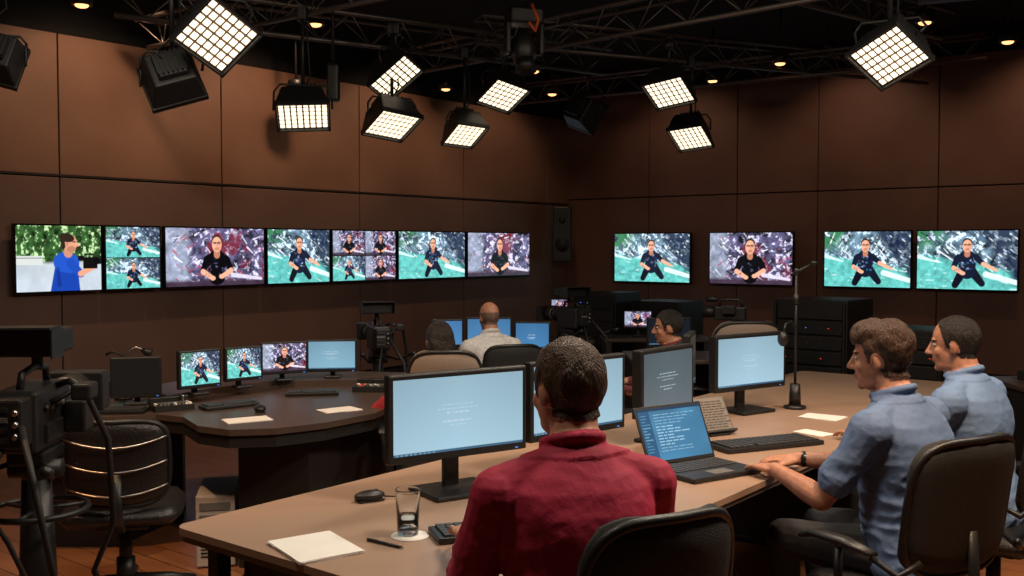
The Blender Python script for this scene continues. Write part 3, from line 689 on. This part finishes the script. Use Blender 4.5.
monitor(-.36,7.85,.0,7.85,.82,1.05,pic_desktop(22,60,1.5,col=(70,120,165)),base=.14)
monitor(.02,7.82,.30,7.78,.80,1.02,pic_desktop(23,60,1.5,col=(65,115,160)),base=.14)
monitor(1.05,7.8,1.4,7.85,.82,1.05,pic_desktop(24,60,1.5,col=(20,30,40)),base=.14)
def rack(x,y,w,d,h,rz,name='equipment_rack',units=10,seed=1):
    rs=random.Random(seed); mb=MB(); mb.box((0,.01,h/2),(w,d,h),BLK,.008)
    for i in range(units):
        z=.06+(h-.1)*(i+.5)/units; mb.box((0,-d/2+.0,z),(w*.88,.03,(h-.1)/units*.86),DARK if i%2 else BLK,.004)
        for k in range(rs.randint(0,3)): mb.box((rs.uniform(-.35,.35)*w,-d/2-.017,z),(.009,.004,.005),rs.choice([REDLED,BLUELED,GREY,GREY,GREY]))
    for sx in (-1,1): mb.box((sx*w*.47,-d/2-.01,h/2),(.02,.03,h-.04),DARK,.003)
    return mb.build(name,(x,y,0),rz)
rack(2.55,8.2,.60,.6,1.18,YAW_V,units=9,seed=3); rack(3.12,7.7,.5,.5,.98,YAW_V,units=8,seed=5)
rack(1.0,10.5,.5,.5,1.13,YAW_V,units=8,seed=7); rack(1.6,10.3,.55,.5,1.05,YAW_V,units=8,seed=8)
monitor(1.06,9.5,1.32,9.45,.83,1.0,I(1.5,131,0,70),tz=.75,base=.1,m=SCR)
mb=MB(); mb.box((0,0,.735),(1.0,.5,.03),DK,.004); mb.box((-.45,0,.36),(.04,.45,.72),DB); mb.box((.45,0,.36),(.04,.45,.72),DB); mb.build('equipment_table',(1.35,9.5,0),0)
monitor(.36,9.3,.52,9.3,.98,1.12,I(1.3,133,0,60),tz=.75,base=.08,m=SCR)
mb=MB(); mb.box((0,0,0),(.26,.24,.78),BLK,.015); mb.cyl((0,-.12,-.15),(0,-.128,-.15),.10,RUB,seg=28); mb.cyl((0,-.12,.2),(0,-.13,.2),.05,RUB,seg=20); mb.box((0,.2,0),(.06,.2,.06),DARK)
p=CORNER-U*.65+V*.36; mb.build('loudspeaker',(p.x,p.y,1.78),math.radians(-5))
# ---------------------------------------------------------------- studio cameras
def studio_camera(x,y,rz,zc=1.05,sc=1.0,name='studio_camera'):
    """lens points +Y; zc = camera body height"""
    mb=MB(); S=T(0,0,zc)@Matrix.Scale(sc,4)
    mb.box((0,-.02,0),(.15,.36,.22),BLK,.015,M=S); mb.box((0,-.24,.01),(.12,.10,.17),DARK,.01,M=S)
    for k in range(4): mb.box((-.02,-.292,.06-.035*k),(.07,.006,.018),GREY if k==1 else BLK,.002,M=S)
    for k in range(3): mb.cyl((.04,-.29,.05-.04*k),(.04,-.305,.05-.04*k),.011,CHROME,seg=12,M=S)
    mb.tube([(0,.16,.02),(0,.20,.02),(0,.21,.02),(0,.34,.02),(0,.35,.02),(0,.44,.02)],[.055,.055,.068,.068,.075,.078],BLK,24,M=S)
    mb.tube([(0,.24,.02),(0,.26,.02)],.074,DARK,24,M=S); mb.tube([(0,.30,.02),(0,.32,.02)],.074,GREY,24,M=S)
    mb.box((0,.48,.02),(.22,.10,.16),BLK,.008,M=S); mb.cyl((0,.44,.02),(0,.5315,.02),.062,BLKG,M=S)
    mb.tube([(0,.12,.11),(0,.11,.16),(0,.0,.175),(0,-.12,.16),(0,-.14,.11)],.013,BLK,10,M=S)
    mb.box((-.02,.02,.27),(.26,.16,.09),BLK,.012,M=S); mb.box((-.02,-.09,.27),(.28,.07,.10),DARK,.01,M=S); mb.box((-.02,-.13,.325),(.28,.12,.008),BLK,M=S); mb.box((-.165,-.13,.27),(.006,.12,.10),BLK,M=S); mb.box((.125,-.13,.27),(.006,.12,.10),BLK,M=S); mb.cyl((0,.03,.17),(0,.03,.24),.02,DARK,M=S)
    for sx in (-1,1):
        mb.tube([(sx*.05,-.08,-.16),(sx*.14,-.25,-.18),(sx*.2,-.45,-.12)],.010,DARK,8,M=S); mb.tube([(sx*.2,-.45,-.12),(sx*.225,-.55,-.095)],.018,BLK,10,M=S)
    for k in range(4): mb.cyl((.076,-.12+k*.05,.04),(.09,-.12+k*.05,.04),.012,GREY if k%2 else DARK,seg=12,M=S)
    mb.box((.08,-.05,-.05),(.02,.16,.07),DARK,.004,M=S)
    mb.tube([(.07,.02,.10),(.12,.0,.12),(.17,-.04,.10)],.012,DARK,10,M=S); mb.box((.19,-.05,.09),(.07,.10,.06),BLK,.01,M=S); mb.box((.12,.1,-.02),(.08,.1,.12),BLK,.01,M=S)
    mb.box((0,0,-.145),(.13,.22,.05),DARK,.01,M=S); mb.cyl((0,0,-.17),(0,0,-.24),.06,BLK,.05,M=S); mb.cyl((-.09,0,-.2),(.09,0,-.2),.035,DARK,M=S)
    zb=zc-.22*sc
    mb.cyl((0,0,.25),(0,0,zb),.075*sc,BLK,.05*sc); mb.tube([(.16*math.cos(a*math.pi/12),.16*math.sin(a*math.pi/12),zb-.12) for a in range(24)],.011,DARK,8,closed=True)
    for k in range(3):
        a=2*math.pi*k/3+.5; c,s_=math.cos(a),math.sin(a)
        mb.tube([(0,0,zb-.12),(c*.16,s_*.16,zb-.12)],.008,DARK,8); mb.tube([(0,0,.30),(c*.15,s_*.15,.24),(c*.36,s_*.36,.11)],[.05,.045,.03],DARK,12)
        mb.cyl((c*.36-s_*.03,s_*.36+c*.03,.06),(c*.36+s_*.03,s_*.36-c*.03,.06),.06,BLK,seg=18)
    mb.tube([(.05,-.28*sc,zc),(.12,-.36,zc-.15),(.16,-.3,zc-.5),(.2,-.1,.4),(.3,.1,.03),(.4,.1,.02)],.011,RUB,8)
    mb.tube([(.08,-.1*sc,zc+.05),(.17,-.05,zc+.1),(.22,.05,zc-.1),(.22,.1,zc-.4),(.12,.2,zc-.6),(.25,.3,.05),(.3,.35,.02)],.011,RUB,8)
    mb.tube([(0,-.25*sc,zc-.04),(-.05,-.34,zc-.2),(.02,-.3,zc-.35),(.08,-.2,zc-.6),(.1,.0,.2),(.2,-.2,.02)],.008,RUB,8)
    return mb.build(name,(x,y,0),rz)
studio_camera(-1.60,3.35,yawf(-.10,.99),1.04,.92)
studio_camera(-.97,7.22,yawf(-.3,.95),.95,.8)
studio_camera(.50,8.55,yawf(-.5,.85),1.0,.8)
mb=MB(); mb.M=T(0,0,.10); mb.box((0,0,1.02),(.10,.22,.10),BLK,.01); mb.cyl((0,.11,1.03),(0,.2,1.03),.04,BLK,.046); mb.tube([(0,.08,1.07),(0,.07,1.12),(0,-.06,1.12),(0,-.09,1.07)],.01,BLK); mb.ell((.02,.14,1.12),(.022,.05,.022),BLK); mb.box((-.08,0,1.05),(.05,.09,.06),DARK,.005)
mb.cyl((0,0,.9),(0,0,.97),.025,DARK); mb.M=Matrix.Identity(4)
for k in range(3):
    a=2.1*k+.3; mb.tube([(0,0,1.02),(.12*math.cos(a),.12*math.sin(a),.45),(.20*math.cos(a),.20*math.sin(a),.012)],.011,DARK,8)
mb.build('camcorder_tripod',(1.58,7.25,.0),1.2)
mb=MB(); mb.lathe([(0,0),(.05,0),(.05,.012),(0,.014)],BLK); mb.tube([(0,0,.01),(.0,0,.18),(.02,0,.26),(.07,0,.29),(.12,0,.27)],.006,CHROME,8); mb.tube([(.10,0,.275),(.15,0,.25)],[.012,.03],DARK,14); mb.tube([(0,0,.24),(-.05,0,.27),(-.09,0,.25)],.008,DARK,8)
mb.build('gooseneck_lamp',(-2.17,5.58,.751),.2)
# ---------------------------------------------------------------- lighting rig
FR=mat('panel_lattice',(.20,.15,.11),.5)
def led_panel(x,y,z,n,w=.44,h=.34,roll=0,nx=7,ny=5,top=3.35,lit=True,name='studio_light_panel',depth=.17):
    n=Vector(n).normalized(); X=Vector((0,0,1)).cross(n); 
    if X.length<.05: X=Vector((1,0,0))
    X.normalize(); Y=n.cross(X); R=Matrix(((X.x,Y.x,n.x),(X.y,Y.y,n.y),(X.z,Y.z,n.z))).to_4x4()@RZ(roll)
    mb=MB(); nx+=1; ny+=1
    mb.box((0,0,-.005-depth/2),(w+.03,h+.03,depth),BLK,.01,M=R,taper=.74); mb.box((0,0,-depth-.02),(w*.6,h*.6,.05),DARK,.01,M=R)
    for k in range(7): mb.box((-w*.27+w*.54*k/6,0,-depth-.05),(.008,h*.55,.03),DARK,M=R)
    for sx in (-1,1):
        mb.box((sx*(w/2+.012),0,.006),(.014,h+.04,.04),BLK,.003,M=R); mb.box((0,sx*(h/2+.012),.006),(w+.04,.014,.04),BLK,.003,M=R)
    mb.box((0,0,-.004),(w,h,.008),FR,M=R)
    if lit:
        for i in range(nx):
            for j in range(ny):
                mb.box((-w/2+w*(i+.5)/nx,-h/2+h*(j+.5)/ny,.002),(w/nx*.74,h/ny*.74,.008),CELL,.003,M=R)
    a=R@Vector((w/2+.035,0,-.05)); b=R@Vector((-w/2-.035,0,-.05)); c=Vector((0,0,max(w,h)*.62))
    hz=Vector((X.x,X.y,0))*(w/2+.03)
    mb.tube([a,hz+c*.75,hz*.8+c,-hz*.8+c,-hz+c*.75,b],.008,DARK,8); mb.tube([c,Vector((0,0,top-z))],.014,DARK,10)
    mb.box((0,0,top-z-.03),(.07,.09,.10),DARK,.01)
    mb.tube([R@Vector((0,0,-depth)),R@Vector((.05,.05,-depth-.1)),Vector((.05,.02,.3)),Vector((.02,0,top-z))],.006,RUB,6)
    return mb.build(name,(x,y,z),0)
led_panel(-1.60,5.5,2.745,(.42,-.66,-.62),.33,.30,-32,6,5)
led_panel(-1.93,5.75,2.53,(-.2,.8,-.35),.28,.25,-20,lit=False)
led_panel(-2.85,5.6,2.62,(-.3,.8,-.3),.24,.22,15,lit=False)
led_panel(-1.55,7.5,2.575,(.12,-.42,-.86),.36,.32,6)
led_panel(-.92,8.0,2.94,(.40,-.55,-.68),.24,.36,-30,4,6)
led_panel(-.95,8.0,2.57,(.22,-.42,-.86),.34,.32,-12)
led_panel(-.42,9.0,2.60,(.18,-.42,-.88),.28,.32,-8,5,5)
led_panel(-.08,9.0,2.95,(.15,-.50,-.82),.34,.32,-22,6,5)
led_panel(1.32,8.5,2.90,(-.15,-.48,-.82),.33,.32,16,6,5)
led_panel(1.68,9.5,2.63,(-.15,-.45,-.86),.31,.34,12,6,5)
led_panel(2.05,5.5,2.635,(-.34,-.58,-.72),.31,.27,32,7,5)
led_panel(.75,10.0,2.9,(.5,.5,-.3),.34,.3,20,lit=False)
def area(x,y,z,tx,ty,tz,p,c=(1,.84,.66),s=.45):  # fill lamp, added to brighten table and people
    l=bpy.data.lights.new('added_fill_lamp','AREA'); l.energy=p; l.color=c; l.shape='RECTANGLE'; l.size=s; l.size_y=s*.8
    o=bpy.data.objects.new('added_fill_lamp',l); COL.objects.link(o); o.location=(x,y,z); o.rotation_euler=(Vector((tx,ty,tz))-Vector((x,y,z))).to_track_quat('-Z','Y').to_euler(); return o
for (x,y,tx,ty,p) in ((1.3,2.6,.4,3.3,50),(-.9,2.4,-.4,3.5,22),(.6,4.9,.6,4.0,38),(2.9,3.8,1.5,4.2,46),(-1.9,4.2,-1.3,5.6,12)):  # added fill lights above the frame, over table and console
    n=Vector((tx-x,ty-y,-2.4)).normalized(); led_panel(x,y,3.3,n,.44,.36,0,top=3.75,lit=False)  # unlit housing added around each fill lamp, out of view
    q=Vector((x,y,3.3))+n*.05; area(q.x,q.y,q.z,tx,ty,.9,p)
def spot(x,y,z,tx,ty,tz,p,ang=80,c=(1,.68,.42),r=.05,bl=.6):
    l=bpy.data.lights.new('downlight_or_added_spot','SPOT'); l.energy=p; l.color=c; l.spot_size=math.radians(ang); l.spot_blend=bl; l.shadow_soft_size=r  # serves the wall downlights and the added floor and figure spots
    o=bpy.data.objects.new('downlight_or_added_spot',l); COL.objects.link(o); o.location=(x,y,z); o.rotation_euler=(Vector((tx,ty,tz))-Vector((x,y,z))).to_track_quat('-Z','Y').to_euler()
def can(x,y,z=3.5,r=.07,dome=True):
    mb=MB(); mb.lathe([(0,.10),(r,.10),(r+.01,.09),(r+.01,0),(r,-.002),(r-.012,0),(r-.016,.02)],BLK,24)
    if dome: mb.ell((0,0,.0),(r-.018,r-.018,.022),CANL,nu=24)
    else: mb.lathe([(0,.018),(r-.014,.018)],CANL,24)
    mb.cyl((0,0,.09),(0,0,HC-z-.001),.012,DARK,seg=10); mb.build('pendant_downlight',(x,y,z),0)
for (x,y,z) in ((-1.68,8.67,3.5),(.24,10.97,3.5),(-3.35,7.9,3.48),(2.78,10.5,3.5),(-.8,12.2,3.5),(2.3,11.6,3.5),(4.6,9.4,3.5),(.5,12.6,3.5),(-2.2,10.3,3.2),(3.5,8.6,3.5)): can(x,y,z)
for k,pw in ((.6,48),(2.4,52),(4.4,36),(6.4,18)):
    p=CORNER-U*8.27+U*k+V*1.15; q=CORNER-U*8.27+U*k; can(p.x,p.y,3.72,.06,False); spot(p.x,p.y,3.70,q.x,q.y,2.3,pw,110,(1,.62,.38))
for m_,pw in ((2.0,12),(4.4,18),(6.6,26)):
    p=CORNER+V*m_-U*1.15; q=CORNER+V*m_; can(p.x,p.y,3.82,.06,False); spot(p.x,p.y,3.80,q.x,q.y,2.3,pw,110,(1,.60,.38))
spot(1.7,2.6,3.6,1.6,3.7,.0,240,75,(1,.52,.23)); can(1.7,2.6,3.62,dome=False)  # unseen spot and can, added to raise light on the right floor
spot(-2.1,3.6,3.6,-1.5,4.7,.0,200,70,(1,.57,.28)); can(-2.1,3.6,3.62,dome=False)  # likewise added out of view, lifting the floor at left
spot(.1,5.9,3.6,-.15,7.0,1.0,90,60,(1,.85,.7)); can(.1,5.9,3.62,dome=False)  # added spot with unseen can, brightening the bald man's shirt
TR=mat('truss_metal',(.16,.14,.13),.45,.7)
def truss(a,b,z=3.42,s=.22):
    a=Vector((*a,z));b=Vector((*b,z));L=(b-a).length; mb=MB()
    ps=[(0,-s/2,s/2),(0,s/2,s/2),(0,0,-s/2)]
    for p in ps: mb.cyl((0,p[1],p[2]),(L,p[1],p[2]),.020,TR,seg=10)
    n=max(2,int(L/.45))
    for i in range(n):
        x0=L*i/n;x1=L*(i+1)/n;xm=(x0+x1)/2
        for p,q in ((0,2),(1,2)):
            mb.cyl((x0,ps[p][1],ps[p][2]),(xm,ps[q][1],ps[q][2]),.006,TR,seg=6); mb.cyl((xm,ps[q][1],ps[q][2]),(x1,ps[p][1],ps[p][2]),.006,TR,seg=6)
        mb.cyl((x0,ps[0][1],ps[0][2]),(x0,ps[1][1],ps[1][2]),.006,TR,seg=6)
    for x in (.2*L,.8*L): mb.cyl((x,0,s/2),(x,0,HC-z-.005),.01,DARK,seg=8)
    return mb.build('lighting_truss',a,math.atan2(b.y-a.y,b.x-a.x))
truss((-.9,9.9),(2.2,6.9)); truss((-.3,9.0),(4.6,11.2),3.52); truss((-3.2,8.9),(-.2,6.6),3.46); truss((-2.9,7.4),(.9,9.9),3.40)
truss((1.0,6.9),(3.9,9.2),3.60); truss((.1,12.6),(4.5,9.6),3.5)
mb=MB(); mb.box((0,0,.22),(.26,.2,.12),BLK,.02); 
for sx in (-1,1): mb.box((sx*.13,0,.06),(.04,.1,.24),BLK,.015)
mb.ell((0,0,-.02),(.10,.10,.14),BLK); mb.cyl((0,-.02,-.1),(0,-.05,-.19),.07,DARK,.08); mb.tube([(.03,-.09,.3),(.08,-.1,.18),(.05,-.11,.1),(0,-.11,.16)],.014,ORG,8); mb.cyl((0,0,.28),(0,0,.55),.02,DARK)
mb.build('moving_head_light',(.09,7.6,3.1),.3)
mb=MB(); mb.tube([(0,0,0),(1.2,-.5,0),(2.4,-1.2,0)],.16,mat('duct_metal',(.10,.12,.15),.4,.7),24); mb.cyl((.8,-.3,.1),(.8,-.3,.54),.01,DARK); mb.build('air_duct',(3.0,7.5,3.55),0)
mb=MB(); mb.box((0,0,0),(.10,.10,.30),BLK,.02); mb.cyl((0,0,.14),(0,0,.85),.012,DARK); mb.build('hanging_speaker',(-1.45,8.2,2.93),0)
def cable(pts,r=.008,name='floor_cable',m=RUB):
    P=[Vector(p) for p in pts]; out=[]
    for i in range(len(P)-1):
        p0=P[max(0,i-1)];p1=P[i];p2=P[i+1];p3=P[min(len(P)-1,i+2)]
        for k in range(8):
            t=k/8; out.append(.5*((2*p1)+(p2-p0)*t+(2*p0-5*p1+4*p2-p3)*t*t+(3*p1-p0-3*p2+p3)*t**3))
    out.append(P[-1]); mb=MB(); mb.tube(out,r,m,8); mb.build(name)
cable([(-2.4,3.9,.01),(-1.9,4.7,.01),(-1.5,4.2,.01),(-1.2,4.6,.01),(-1.3,4.8,.01)]); cable([(-2.3,4.5,.01),(-1.7,3.9,.01),(-1.1,4.1,.01),(-.6,4.6,.01)])
cable([(.9,3.9,.01),(1.1,3.5,.01),(.9,3.1,.01),(1.2,2.8,.01)]); cable([(.95,4.3,.70),(.9,4.2,.4),(1.0,3.9,.02),(1.2,4.1,.01)],.006)
w=bpy.data.worlds.new('World'); scene.world=w; w.use_nodes=True; w.node_tree.nodes['Background'].inputs[0].default_value=(.5,.35,.28,1); w.node_tree.nodes['Background'].inputs[1].default_value=.02
cd=bpy.data.cameras.new('Camera'); cd.lens=35.3; cd.sensor_width=36; cam=bpy.data.objects.new('Camera',cd); COL.objects.link(cam)
cam.location=(0,0,1.6); cam.rotation_euler=(math.radians(90-2.34),0,0); scene.camera=cam
# align the room with the world axes
bpy.context.view_layer.update()
RR=Matrix.Rotation(ANG,4,'Z')
for o in list(bpy.data.objects):
    if o.parent is None: o.matrix_world=RR@o.matrix_world
